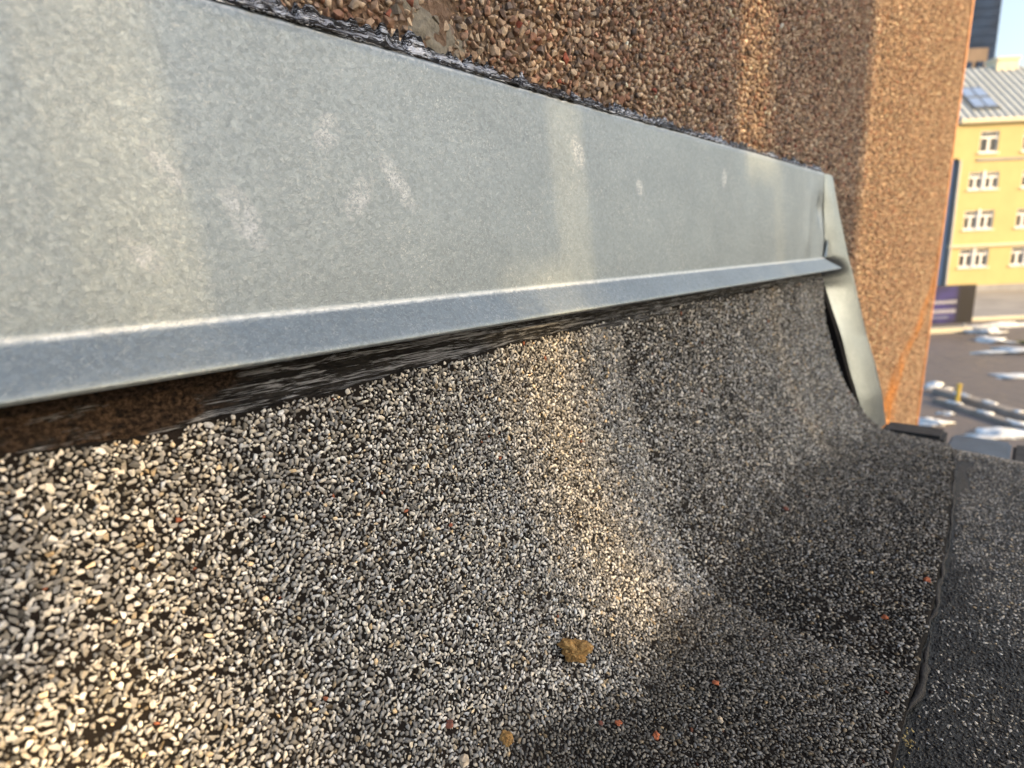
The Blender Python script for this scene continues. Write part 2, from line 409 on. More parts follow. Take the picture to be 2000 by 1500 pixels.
u, s, q = darts(.25, SL, [(.0013, .0017, 16), (.0009, .0013, 34)], 44, .76)      # continues past the frame
x = u-.30; k_ = s > edge_s(x)+q; x, s, q = x[k_], s[k_], q[k_]
P, N = on_felt(x, s, .0); grains('outer_granules', P+N*(q*.18)[:, None], N, q, granule_colours(len(x), 63), H_GRS, M_GR, felt, seed=11)
# bitumen squeezed out along the lap and dust caught in it
def tube(name, pts, rad, mat, parent=None, seg=8):
    pts = np.array(pts); n = len(pts); V = []
    T = np.gradient(pts, axis=0); T /= np.linalg.norm(T, axis=1)[:, None]
    up = np.array([0, 0, 1.0]); 
    for p, tt, r_ in zip(pts, T, rad):
        a = np.cross(tt, up); a /= max(1e-6, np.linalg.norm(a)); b = np.cross(a, tt)
        for k in range(seg):
            w = 2*math.pi*k/seg; V.append(p+r_*(math.cos(w)*a+math.sin(w)*b))
    F = [(i*seg+k, i*seg+(k+1) % seg, (i+1)*seg+(k+1) % seg, (i+1)*seg+k) for i in range(n-1) for k in range(seg)]
    F += [tuple(range(seg))[::-1], tuple((n-1)*seg+k for k in range(seg))]
    return mesh(name, V, F, mat, parent, True)
M_BEAD = mat_plain('lap_bitumen', (.018, .017, .018), .75, 0, .5, 300, .0015)
bx = np.linspace(-.2, .79, 260)
pe, ne = on_felt(bx, np.full(260, SL-.0005))
pe[:, 2] -= .0028; pe[:, 1] -= .0015+noise1(bx, 45, 71)*.0012; pe[:, 2] += noise1(bx, 70, 72)*.0008
tube('lap_bead', pe, np.clip(.0008+noise1(bx, 38, 73)*.0011+noise1(bx, 150, 74)*.0009, .0003, 1), M_BEAD, felt)

# ================================================================== flat roof
ROOF_Z = -.006
rf = bpy.data.meshes.new('flat_roof')
def roof_z(x, y):
    return ROOF_Z-np.clip((x-.74)/.06, 0, 1)**2*.004-np.clip((-y-.05)/.16, 0, 1)*np.clip((x-.74)/.06, 0, 1)*.012+noise2(x, y, 12, 33)*.0014-.0*x
gx = np.linspace(-.4, .80, 160); gy = np.linspace(-.335, -.10, 90)
X_, Y_ = np.meshgrid(gx, gy, indexing='ij'); Zr = roof_z(X_, Y_)
VR = np.stack([X_.ravel(), Y_.ravel(), Zr.ravel()], 1)
roof = empty('flat_roof', (0, 0, 0), kind='structure')
np_mesh('roof_surface', VR, grid_faces(160, 90), M_WET, None, roof, True)
M_BRICK = mat_plain('dark_render', (.16, .14, .13), .9, 0, .3, 6, .01)
box('roof_deck', -4, .795, -6, -.04, -4.18, ROOF_Z-.03, M_BRICK, roof)
box('roof_far_surface', -4, .80, -6, -.334, -.05, ROOF_Z-.002, M_FELTFAR, roof)
box('roof_side_surface', -4, -.399, -.333, -.02, -.05, ROOF_Z-.002, M_FELTFAR, roof)
box('roof_wing', .801, 3.6, -6, -1.2, -4.18, ROOF_Z-.012, M_FELTFAR, roof)
u, s, q = darts(.70, .18, [(.0011, .0014, 20), (.0008, .0011, 60), (.0006, .0008, 60)], 43, .76)
x = u+.10; y = -.32+s
pe2, _ = on_felt(x, np.full(len(x), SL)); keep = y < pe2[:, 1]-.004
hole = ((x-.665)/.06)**2+((y+.163)/.012)**2 < 1+.5*noise2(x, y, 80, 55)
keep &= ~hole & (rng.random(len(x)) < .95)
x, y, q = x[keep], y[keep], q[keep]
N = np.tile(np.array([[0, 0, 1.0]]), (len(x), 1)); P = np.stack([x, y, roof_z(x, y)+q*.15], 1)
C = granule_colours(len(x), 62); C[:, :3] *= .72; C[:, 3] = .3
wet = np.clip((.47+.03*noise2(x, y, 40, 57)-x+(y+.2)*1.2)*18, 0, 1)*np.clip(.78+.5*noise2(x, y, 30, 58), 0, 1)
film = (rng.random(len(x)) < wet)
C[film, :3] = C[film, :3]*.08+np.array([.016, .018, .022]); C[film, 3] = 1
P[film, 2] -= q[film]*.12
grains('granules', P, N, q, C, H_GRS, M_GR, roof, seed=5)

# roof edge trims beyond the end of the felt
M_TRIMD = mat_plain('dark_edge_felt', (.03, .03, .032), .7, 0, .4, 90, .001)
M_TRIMB = mat_plain('blue_grey_edge_metal', (.09, .12, .16), .45, .2, .2, 30)
o = box('roof_edge_kerb', .806, .85, -.140, -.076, -.075, -.0075, M_TRIMD, None, .004); tag(o, 'dark felt covered kerb closing the roof edge at the wall foot', 'kerb')
o = box('gutter', .815, .90, -.2, -.1405, -.09, -.027, M_TRIMB, None, .003); tag(o, 'blue grey metal gutter along the roof edge', 'gutter')
o = box('gutter_bracket', .815, .90, -.275, -.2015, -.10, -.029, M_TRIMD, None, .003); tag(o, 'dark metal bracket beside the blue grey gutter', 'bracket')

# ================================================================== roughcast wall
WY = .0075                                   # face of the mortar
wall = empty('roughcast_wall', (0, 0, 0), label='brown pebble-dashed wall rising above the metal flashing', cat='wall')
def wall_edge(z): return np.interp(z, [-4.2, -.5, -.27, .30, .82, 1.6, 3.0], [1.85, 1.855, 1.877, 1.951, 2.02, 2.09, 2.09])
zz = np.r_[-4.18, np.linspace(-.5, 1.2, 120), 1.9, 2.6]; xx = np.r_[-1.2, np.linspace(-.3, 1.0, 240)]
nu = len(xx); V = []
smx = lambda x, z: np.clip(1-((x-.178)/.022)**2-((z-.318)/.024)**2, 0, 1)
for xq in xx:
    for zq in zz: V.append((xq, WY-noise2(xq, zq, 9, 81)*.002-.0028*smx(xq, zq)*(1+.4*noise2(xq, zq, 120, 82)), zq))
F = grid_faces(nu, len(zz))[:, ::-1].tolist()
for k in np.linspace(.05, 1, 30):
    for zq in zz: e = wall_edge(zq); V.append((1.0+(e-1.0)*k, WY-noise2(1.0+(e-1.0)*k, zq, 9, 81)*.002*(1-k*.5), zq))
nall = nu+30; F = grid_faces(nall, len(zz))[:, ::-1]
V = np.array(V); last = V[-len(zz):]; ret = last.copy(); ret[:, 1] = 1.5
off = len(V); nz_ = len(zz)
F2 = np.stack([np.arange(off-nz_, off-1), np.arange(off, off+nz_-1), np.arange(off+1, off+nz_), np.arange(off-nz_+1, off)], 1)
np_mesh('wall_face', np.r_[V, ret], np.r_[F, F2[:, ::-1]], M_MORT, None, wall, True)
# pebbles
PAL = np.array([(.33, .24, .17), (.27, .19, .14), (.40, .31, .23), (.22, .13, .09), (.26, .14, .10), (.17, .12, .10), (.31, .25, .20), (.45, .36, .28), (.10, .08, .075), (.36, .22, .14)])
PALW = np.array([.17, .16, .10, .13, .11, .10, .09, .06, .07, .01])
def pebble_colours(x, z, seed):
    r = np.random.default_rng(seed); k = len(x)
    C = 1.42*PAL[r.choice(len(PAL), k, p=PALW/PALW.sum())]*np.exp(r.normal(0, .22, k))[:, None]
    C = .86*C+.14*C.mean(1)[:, None]
    C = C*np.array([1.02, .98, .91])
    red = r.random(k) < .006; C[red] = (.30, .09, .06)
    sm = np.clip(smx(x, z)*2, 0, 1)*np.clip(.9+noise2(x, z, 90, 83), 0, 1)
    C = C*(1-.75*sm[:, None])+np.array([.20, .185, .155])*.75*sm[:, None]
    # rusty orange run down the wall's end
    st = STREAK(x, z)[:, None]*(.75+.25*r.random(k))[:, None]
    C = C*(1-st)+np.array([.62, .26, .06])*st
    a = np.zeros(k); return np.c_[np.clip(C, .02, .8), a]
def STREAK(x, z):
    c = np.interp(z, [-.40, -.15, -.11, -.039, .009, .098, .28], [1.36, 1.41, 1.42, 1.53, 1.72, 1.90, 1.95])
    w = np.interp(z, [-.4, -.1, .1, .28], [.11, .10, .06, .02])
    a = np.clip(1.3-((x-c-noise1(z, 25, 85)*.01)/w)**2, 0, 1)*np.clip((.28-z)*6, 0, 1)
    c2 = np.interp(z, [-.40, -.06], [1.23, 1.25]); b = np.clip(1.2-((x-c2)/.035)**2, 0, 1)*np.clip((-.03-z)*14, 0, 1)
    return np.maximum(a, b)*np.clip(.62+.5*noise2(x, z, 28, 95), 0, .9)
def ztop(x): return np.interp(x, [-.1, .083, .139, .226, .378, .707, 1.278, 2.1], [.34, .345, .355, .38, .42, .51, .67, .95])
u, s, q = darts(1.05, .26, [(.0018, .0025, 12), (.0012, .0018, 40), (.0008, .0012, 40)], 45, .78)
x = u-.02; z = s+.285; keep = z < ztop(x); x, z, q = x[keep], z[keep], q[keep]
deep = rng.random(len(x))
y = WY-noise2(x, z, 9, 81)*.002-q*(.1+.65*deep)
P = np.stack([x, y, z], 1); N = np.tile(np.array([[0, -1.0, 0]]), (len(x), 1)); C = pebble_colours(x, z, 91)
# brushed bitumen over the lowest pebbles
btop = .3045+np.clip(noise1(x, 60, 87)*.004+noise1(x, 220, 88)*.003, -.002, .008)
bt = (z < btop) & (x < .772); C[bt, :3] = C[bt, :3]*.12+np.array([.03, .031, .036]); C[bt, 3] = 1
big = split_largest(P, q*np.where(z > .304, 1, 0))
single_grains('pebble', P[big], N[big], q[big], C[big], H_PB, M_PB1, wall, .5, 6)
grains('pebbles', P[~big], N[~big], q[~big], C[~big], H_PB, M_PB, wall, None, .5, 7)
# end part of the wall, farther off: jittered rows
d = .0042
gx_ = np.arange(.79, 2.10, d); gz_ = np.arange(-.42, .98, d)
X_, Z_ = np.meshgrid(gx_, gz_, indexing='ij'); x = (X_+rng.uniform(-.5, .5, X_.shape)*d).ravel(); z = (Z_+rng.uniform(-.5, .5, Z_.shape)*d).ravel()
keep = (z < ztop(x)) & (x < wall_edge(z)+.001) & ((x > 1.03) | ((z < .285) & (x > .845))) & (z > np.interp(x, [.79, 1.2, 2.1], [-.1, -.3, -.42])); x, z = x[keep], z[keep]
q = rng.uniform(.0015, .0028, len(x)); y = WY-noise2(x, z, 9, 81)*.0015-q*rng.uniform(.0, .6, len(x))
P = np.stack([x, y, z], 1); N = np.tile(np.array([[0, -1.0, 0]]), (len(x), 1)); C = pebble_colours(x, z, 92)
grains('far_pebbles', P, N, q, C, H_PBS, M_PB, wall, None, .5, 8)
# coarser stones higher up, out of the photograph's frame
d = .0064
X_, Z_ = np.meshgrid(np.arange(-.30, 2.10, d), np.arange(.33, .98, d), indexing='ij'); x = (X_+rng.uniform(-.5, .5, X_.shape)*d).ravel(); z = (Z_+rng.uniform(-.5, .5, Z_.shape)*d).ravel()
keep = (z > ztop(x)-.001) & (x < wall_edge(z)) | ((x < -.022) & (z > .302)); x, z = x[keep], z[keep]
q = rng.uniform(.0022, .0040, len(x)); y = WY-noise2(x, z, 9, 81)*.002-q*rng.uniform(0, .6, len(x))
grains('upper_pebbles', np.stack([x, y, z], 1), np.tile(np.array([[0, -1.0, 0]]), (len(x), 1)), q, pebble_colours(x, z, 93), H_PBS, M_PB, wall, None, .5, 10)
M_SMEAR = mat_plain('grey_mortar', (.19, .175, .145), .9, 0, .35, 260, .0015)
gx_ = np.linspace(.155, .201, 60); gz_ = np.linspace(.302, .343, 54); X_, Z_ = np.meshgrid(gx_, gz_, indexing='ij'); xs_, zs_ = X_.ravel(), Z_.ravel()
k_ = smx(xs_, zs_)+.35*noise2(xs_, zs_, 110, 84); ysm = WY-.0006-.0030*np.clip(k_, 0, 1)-.0007*noise2(xs_, zs_, 260, 86)
Fq = grid_faces(60, 54)[:, ::-1]; Fq = Fq[(k_[Fq] > .12).all(1)]
np_mesh('mortar_smear', np.stack([xs_, ysm, zs_], 1), Fq, M_SMEAR, None, wall, True)
# corner arris: a thin metal bead down the wall's end
M_ARRIS = mat_plain('rusty_corner_bead', (.42, .20, .09), .6, .2, .3, 40)
za = np.linspace(-.5, 1.2, 40)
tube('corner_bead', np.stack([wall_edge(za)+.002, np.full(40, WY-.001), za], 1), np.full(40, .005), M_ARRIS, wall)

# ================================================================== flashing
flash = empty('metal_flashing', (0, 0, 0), label='galvanised sheet metal flashing running along the wall above the felt', cat='flashing')
FX0, FX1 = -.35, .79
def wav(x, z): return noise2(x, z, 7, 101)*.0009+noise2(x, z, 22, 102)*.00022
def dent(x, z):
    d_ = np.exp(-(((x-.750)/.012)**2+((z-.262)/.014)**2))*.0045
    r_ = np.exp(-((x-.705-.25*(z-.26))/.012)**2)*np.clip((z-.205)/.02, 0, 1)*np.clip((.297-z)/.02, 0, 1)*.0016
    return d_-r_
def sheet(name, prof, parent, mat, xend, nx_=420, thick=.0008):
    prof = np.array(prof); nv_ = len(prof); V = []
    t_ = np.linspace(0, 1, nx_)**1.0
    for a in t_:
        for (yy, z_), xe in zip(prof, xend):
            xq = FX0+(xe-FX0)*a
            V.append((xq, yy+wav(xq, z_)+dent(xq, z_), z_))
    V = np.array(V); F = grid_faces(nx_, nv_)
    o_ = np_mesh(name, V, F, mat, None, parent, True)
    md = o_.modifiers.new('thickness', 'SOLIDIFY'); md.thickness = thick; md.offset = 1; md.use_rim = False
    return o_
yt, yf = -.0012, -.0080
face = [(.0045, .3034), (.0015, .3036), (-.0004, .3032), (-.0012, .3022)]
nface = 26
for i in range(1, nface+1):
    f_ = i/nface; face.append((yt+(yf-yt)*f_**1.15, .3022+(.2075-.3022)*f_))
fe = [.764]*len(face)
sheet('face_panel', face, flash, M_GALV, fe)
# rounded fold, then the lip kicked outwards, hemmed under
a0 = np.array([yf, .2075]); lip = [tuple(a0)]
d0 = np.array([-.08, -1.0]); d0 /= np.linalg.norm(d0); d1 = np.array([-.60, -.80]); d1 /= np.linalg.norm(d1)
p = a0.copy()
for i in range(10):
    w = (i+.5)/10; dd = d0*(1-w)+d1*w; dd /= np.linalg.norm(dd); p = p+dd*.00045; lip.append(tuple(p))
for i in range(8): p = p+d1*.0018; lip.append(tuple(p))
for ang in np.linspace(0, 1, 8)[1:]:
    w = ang*math.pi*.95; dd = np.array([d1[0]*math.cos(w)-d1[1]*math.sin(w), d1[0]*math.sin(w)+d1[1]*math.cos(w)]) ; p = p+dd*.0005; lip.append(tuple(p))
for i in range(4): p = p+dd*.0018; lip.append(tuple(p))
le = list(np.interp(np.arange(len(lip)), [0, 10, 18, 24, 30], [.764, .766, .806, .806, .798]))
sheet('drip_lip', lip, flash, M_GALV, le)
# end strip: folded at the corner, then running down over the end of the upstand
ER = np.array([(.797, -.0013, .3011), (.81, -.0083, .2621), (.825, -.015, .2248), (.833, -.0195, .200), (.840, -.0225, .186), (.847, -.0262, .168), (.865, -.0391, .1042), (.87, -.052, .063), (.87, -.0633, .0256), (.87, -.0716, -.0179)])
EL = np.array([(.764, -.0013, .3022), (.764, -.0042, .262), (.764, -.0068, .225), (.764, -.0085, .2065), (.790, .001, .186), (.80, -.0030, .168), (.80, -.0255, .105), (.80, -.039, .062), (.80, -.0515, .0255), (.80, -.062, -.0179)])
et = np.r_[0, np.cumsum(np.linalg.norm(np.diff(ER, axis=0), axis=1))]; et /= et[-1]
V = []; nn = 60
for i in range(nn):
    t_ = i/(nn-1); a_ = np.array([np.interp(t_, et, EL[:, c_]) for c_ in range(3)]); b_ = np.array([np.interp(t_, et, ER[:, c_]) for c_ in range(3)])
    for k in range(12):
        w = k/11; p_ = a_+(b_-a_)*w; p_[1] += -.0016*math.sin(w*math.pi)+.0009*float(noise2(t_*.9, w*.25, 9, 111))+(float(dent(.764, p_[2]))*(1-w)**2 if p_[2] > .21 else 0); V.append(p_)
    V.append(b_+np.array([.0012, .0030, -.0002]))
o = np_mesh('end_strip', np.array(V), grid_faces(nn, 13), M_GALV2, None, flash, True)
md = o.modifiers.new('thickness', 'SOLIDIFY'); md.thickness = .0009; md.offset = 1; md.use_rim = False
pz = EL[4:, 2].tolist(); pb = EL[4:, 1].tolist()
# small bent-over tab at the corner
M_TAB = mat_plain('bright_cut_zinc', (.75, .78, .8), .3, .7, .15, 200)
mesh('corner_tab', [(.757, -.0096, .2065), (.781, -.0128, .2062), (.773, -.0112, .226), (.767, -.0104, .229), (.759, -.0122, .2065)], [(0, 1, 2, 3), (0, 3, 4)], M_GALV2, flash)

# upstand core; its black end strip stands in for the gap's shade
o = mesh('upstand_core', [], [], M_FELT)
zz_ = np.linspace(.184, -.03, 24); yy_ = np.interp(zz_, PROF[::-1, 1], PROF[::-1, 0]); yy_ = np.maximum(yy_, -.052)
n_ = 24; V = []; F = []
yp_ = np.interp(-zz_, [-a for a in pz], pb)
for (xa_, xb_, fr_) in ((-1.0, .789, yy_+.006), (.7915, .8235, yp_+.0016)):
    b0_ = len(V); V += [(xq, yv, zv) for xq in (xa_, xb_) for yv, zv in zip(fr_, zz_)]+[(xq, WY+.02, zv) for xq in (xa_, xb_) for zv in zz_]
    for i in range(n_-1):
        F += [(b0_+i, b0_+i+1, b0_+n_+i+1, b0_+n_+i), (b0_+n_+i, b0_+n_+i+1, b0_+3*n_+i+1, b0_+3*n_+i), (b0_+i+1, b0_+i, b0_+2*n_+i, b0_+2*n_+i+1)]
o.data.from_pydata([tuple(map(float, p_)) for p_ in V], [], F); o.data.update(); o.parent = roof

# ================================================================== bitumen: brushed band under the lip, and sealant along the top edge
def band(name, z_lo, z_hi, yfun, x0, x1, nx_, nz_, dryf, label, cat, silver_glint=.42):
    gx = np.linspace(x0, x1, nx_); V = []; D = []
    for xq in gx:
        lo, hi = z_lo(xq), z_hi(xq)
        for k in range(nz_):
            w = k/(nz_-1); zq = lo+(hi-lo)*w; V.append((xq, yfun(xq, zq, w), zq)); D.append(dryf(xq, zq, w))
    o = np_mesh(name, np.array(V), grid_faces(nx_, nz_)[:, ::-1], M_BIT, None, None, True)
    a = o.data.attributes.new('dry', 'FLOAT', 'POINT'); a.data.foreach_set('value', np.array(D, np.float32))
    a = o.data.attributes.new('silver_glint', 'FLOAT', 'POINT'); a.data.foreach_set('value', np.full(len(D), silver_glint, np.float32))
    md = o.modifiers.new('thickness', 'SOLIDIFY'); md.thickness = .0012; md.offset = 1
    return tag(o, label, cat)
def yb(x, z, w):
    return float(.0005+noise1(z, 1400, 121)*.0004+noise2(x*.25, z*6, 60, 122)*.0010+noise2(x, z, 60, 123)*.0009-.0022*math.exp(-((w-.12)/.16)**2))
def dryb(x, z, w):
    a = float(np.interp(x, [-.3, .02, .05, .075, .10, .14, .30], [.62, .66, .56, .50, .30, .10, .0]))
    return a+(.25*(w-.35) if x < .09 else .02*w)
band('bitumen_band', lambda x: float(np.interp(x, TOPX, TOPZ))-.006, lambda x: .199, yb, -.3, .797, 700, 30, dryb,
     'black brushed bitumen band with bare brown patches under the flashing lip', 'bitumen')
def ztop_s(x):
    return float(.3062+np.interp(x, [.0, .09, .13, .17, .21, .24, .3, .8], [.0012, .0016, .0036, .0034, .0026, .0008, .0006, .0012])+noise1(x, 45, 131)*.0014+abs(noise1(x, 190, 132))*.0030+noise1(x, 480, 133)*.0016)
def ys(x, z, w):
    return float(-.0010+.0042*w+noise2(x*.4, z*5, 60, 134)*.0010+noise2(x, z, 300, 135)*.0010)
band('bitumen_sealant', lambda x: .3036, ztop_s, ys, -.1, .758, 1300, 10, lambda x, z, w: float(.18+.30*np.clip((.10-x)*12, 0, 1)),
     'ragged bitumen sealant smeared along the top edge of the flashing', 'sealant', 1.7)

# ================================================================== loose bits on the felt
def clod(name, loc, size, mat, seed, label, cat, group=None, lump=.35, n=2, sq=(1, 1, .7), rz=None):
    bm = bmesh.new(); bmesh.ops.create_icosphere(bm, subdivisions=n, radius=1)
    r = np.random.default_rng(seed); o1, o2, o3 = r.uniform(0, 20, 3)
    for v_ in bm.verts:
        c = np.array(v_.co); k = 1+lump*float(noise2(c[0]*1.3+o1, c[1]*1.3+c[2]*1.7+o2, 1.4, seed))+lump*.55*float(noise2(c[0]+c[2]*2+o3, c[1]-c[2], 4.0, seed+1))+lump*.4*float(noise2(c[0]*1.1-c[2]+o2, c[1]+c[2]*1.3, 9.0, seed+2))
        v_.co = Vector((c*k*np.array(sq)*size).tolist())
    me = bpy.data.meshes.new(name); bm.to_mesh(me); bm.free()
    o = link(name, me, mat); o.location = loc; o.rotation_euler = (0, 0, r.uniform(0, 6) if rz is None else rz)
    return tag(o, label, cat, group)
def felt_at(px, py):
    """point of the sheet along a picture ray, so that crumbs rest on it"""
    d_ = CM @ np.array([(px-1000)/FPX, (py-750)/FPX, 1.0]); tt = np.linspace(.1, 1.2, 6000)
    Q = CAMP[None]+d_[None]*tt[:, None]
    zs = np.interp(-Q[:, 1], -_py, _pz); i = int(np.argmax((Q[:, 2] < zs) | (Q[:, 1] > -.001)))
    return Q[i]
t = NT('ochre_moss'); n = t.noise(420, 5, .7, t.coord()); n2 = t.noise(1400, 3, .6, t.coord())
c = t.ramp(n.outputs[0], [(.3, (.09, .045, .015)), (.5, (.40, .23, .075)), (.72, (.62, .42, .18))]); t.l(c, t.b.inputs['Base Color']); t.set(Roughness=.8); t.bump(n2.outputs[0], .0012); M_CLOD = t.m
M_CHIP = mat_plain('red_brick_chip', (.42, .13, .06), .8, 0, .4, 300, .0006)
M_CHIP2 = mat_plain('dull_red_chip', (.24, .09, .065), .8, 0, .4, 300, .0006)
M_CREAM = mat_plain('cream_crumb', (.55, .46, .35), .8, 0, .3, 300, .0006)
p = np.array([.2265, -.0270, .0565])
p = felt_at(1110, 1282); clod('mortar_clod', p+np.array([0, -.0040, .0056]), .0066, M_CLOD, 201, 'lumpy ochre brown clod lying in the middle of the felt', 'clod', None, .30, 4, (1.25, .85, .85), R(-60))
p = felt_at(985, 1448); clod('mortar_clod', p+np.array([0, -.0012, .0022]), .0028, M_CLOD, 204, 'small dark ochre crumb near the bottom edge of the felt', 'clod', None, .35, 3, (1, .9, .9))
chips = [((1395, 1338), .0015, M_CHIP, 'bright orange red chip alone at the right of the ochre clod'), ((1280, 1441), .0017, M_CHIP, 'orange red chip lowest and largest of those on the felt'),
         ((1207, 1417), .0014, M_CHIP, 'orange red chip just beside a dull brown crumb'), ((1172, 1417), .0011, M_CHIP2, 'dull brown crumb touching the orange red chip'),
         ((1405, 1410), .0013, M_CREAM, 'tan chip below the bright orange red one'), ((1810, 1139), .0019, M_CHIP, 'red chip lying closest to the felt lap'),
         ((1727, 1210), .0016, M_CHIP, 'red chip a hand below the one by the felt lap'), ((878, 1420), .0016, M_CHIP2, 'dull red chip leftmost on the lower felt'),
         ((1533, 997), .0019, M_CHIP2, 'faint red chip farthest up the felt towards the end plate'), ((905, 1492), .0022, M_CREAM, 'pale cream crumb at the bottom edge of the photo')]
for i, (pp, sz, mt, lb) in enumerate(chips):
    p = felt_at(*pp); clod('stone_chip', p+np.array([0, -.0004, sz*.55+.0009]), sz, mt, 220+i, lb, 'chip', 'coloured chips scattered on the felt', .45, 2, (1.1, .9, .8))
M_DUST = mat_plain('straw_debris', (.42, .33, .16), .9, 0, .4, 500)
rs = np.random.default_rng(77)
deb = []
for i in range(46):
    xq = rs.uniform(.235, .285); yq = float(on_felt(np.array([xq]), np.array([SL]))[0][0, 1])-.0035+rs.normal(0, .0022)
    deb.append((xq, yq, ROOF_Z+.0018+abs(rs.normal(0, .0012))))
deb = np.array(deb); Cd = np.c_[np.array([.42, .33, .15])*rs.uniform(.5, 1.3, (46, 1)), np.zeros(46)]
o = grains('plant_debris', deb, np.tile([[0, 0, 1.]], (46, 1)), rs.uniform(.0004, .0011, 46), Cd, H_GRS, M_GR, None, seed=9)
tag(o, 'straw coloured plant debris caught along the felt lap', 'debris', None, 'stuff')

# ================================================================== added unseen slatted screen, its gaps cut to throw sun bands on the wall
M_WOOD = mat_plain('added_screen_wood', (.30, .24, .18), .8, 0, .3, 6)
SY = -3.2; SH = 3.2*math.tan(R(SUN_AZ))
scr = empty('added_slat_screen', (SH+.4, SY, ROOF_Z), label='added wooden slat screen, unseen, shaping the sun bands on the wall', cat='screen')
gaps = [(.020, .034), (.041, .055), (.205, .219), (.227, .249), (.257, .270), (.530, .552), (.560, .585), (.594, .608)]
xs0 = -.55; edges = []
cur = xs0
for a_, b_ in gaps: edges.append((cur, a_)); cur = b_
edges.append((cur, .945))
edges += [(.957, .968), (.984, .992)]
for a_, b_ in edges:
    n_ = max(1, int(round((b_-a_)/.16))); w_ = (b_-a_)/n_
    for k in range(n_):
        o = box('slat', a_+k*w_-.4, a_+(k+1)*w_+.001*(k < n_-1)-.4, -.01-.011*(k % 2), .01-.011*(k % 2), 1.225 if abs(b_-.020) < .001 and k == n_-1 else .98, 1.66, M_WOOD, scr)  # slats of the added unseen screen
for a_, b_, c_, d_ in ((.0335, .0555, 1.30, 1.66), (.205, .270, 1.33, 1.66), (.530, .608, .98, 1.405)): box('slat', a_-.4, b_-.4, -.0325, -.0215, c_, d_, M_WOOD, scr)  # more slats of the added unseen screen
for zq in (1.02, 1.56): box('added_screen_rail', xs0-.4, .93-.4, .0105, .05, zq, zq+.06, M_WOOD, scr)
for xq in (xs0+.02, .35, .86): box('post', xq-.4, xq+.06-.4, .0505, .11, -.004, 1.66, M_WOOD, scr)

# ================================================================== beyond the roof: courtyard and town
HV = np.array([.73086907, .68251769]); HR = np.array([.68251769, -.73086907]); BRZ = math.atan2(HR[1], HR[0])
GZ = -4.18
def W(u, d, z=GZ): p_ = CAMP[:2]+u*HR+d*HV; return (float(p_[0]), float(p_[1]), z)
t = NT('wet_asphalt'); v = t.coord(); n = t.noise(.18, 6, .6, v); n2 = t.noise(1.3, 5, .65, v)
c = t.mix(n.outputs[0], (.075, .068, .072), (.15, .125, .12)); c = t.mix(t.ramp(n2.outputs[0], [(.45, 0.), (.75, .5)]), c, (.19, .165, .155))
t.l(c, t.b.inputs['Base Color']); t.l(t.ramp(n2.outputs[0], [(.3, .35), (.7, .8)]), t.b.inputs['Roughness']); M_ASPH = t.m
M_PAVE = mat_plain('grey_pavement', (.27, .26, .26), .8, 0, .25, .6)
M_SNOW = mat_plain('old_snow', (.62, .66, .72), .7, 0, .3, 3, .05)
M_YEL = mat_plain('yellow_render', (.58, .47, .22), .85, 0, .06, .8)
M_YEL2 = mat_plain('pale_yellow_render', (.76, .60, .30), .85, 0, .06, .8)
M_CRM = mat_plain('cream_trim', (.74, .68, .52), .8, 0, .08, 2)
M_WHT = mat_plain('white_window_paint', (.78, .78, .80), .5, 0, .04, 2)
M_PANE = mat_plain('window_glass', (.035, .04, .05), .08, 0, .3, .7)
M_ROOFM = mat_plain('grey_seam_roof', (.46, .50, .53), .6, .1, .10, 1.2)
M_SEAM = mat_plain('roof_seam', (.36, .40, .43), .6, .1, .1, 1.2)
M_GREY = mat_plain('grey_stone', (.32, .32, .34), .8, 0, .15, 1)
M_PIPE = mat_plain('zinc_pipe', (.42, .43, .44), .5, .3, .1, 2)
M_GLASSB = mat_plain('dark_blue_glass', (.018, .042, .10), .5, .0, .35, .15, 0, .04)
M_BLUEP = mat_plain('slate_blue_panel', (.27, .32, .43), .6, 0, .2, .3)
M_NAVY = mat_plain('navy_paint', (.022, .032, .06), .6, 0, .2, .5)
M_TEAL = mat_plain('teal_paint', (.05, .22, .30), .6, 0, .2, .5)
M_BROWN = mat_plain('far_brown_render', (.20, .15, .12), .8, 0, .2, .3)
M_SKYL = mat_plain('skylight_glass', (.20, .29, .50), .3, 0, .1, .5)
M_SKF = mat_plain('skylight_frame', (.10, .12, .15), .6, 0, .1, 1)

o = mesh('ground', [(-3000, -3000, GZ), (3000, -3000, GZ), (3000, 3000, GZ), (-3000, 3000, GZ)], [(0, 1, 2, 3)], M_ASPH); tag(o, kind='structure')
pv = empty('pavement', W(0, 0, GZ), BRZ, kind='structure')
box('paving', 14, 80, 31, 46.9, 0, .10, M_PAVE, pv)
box('kerb', 14, 80, 30.6, 30.99, 0, .16, M_CRM, pv)

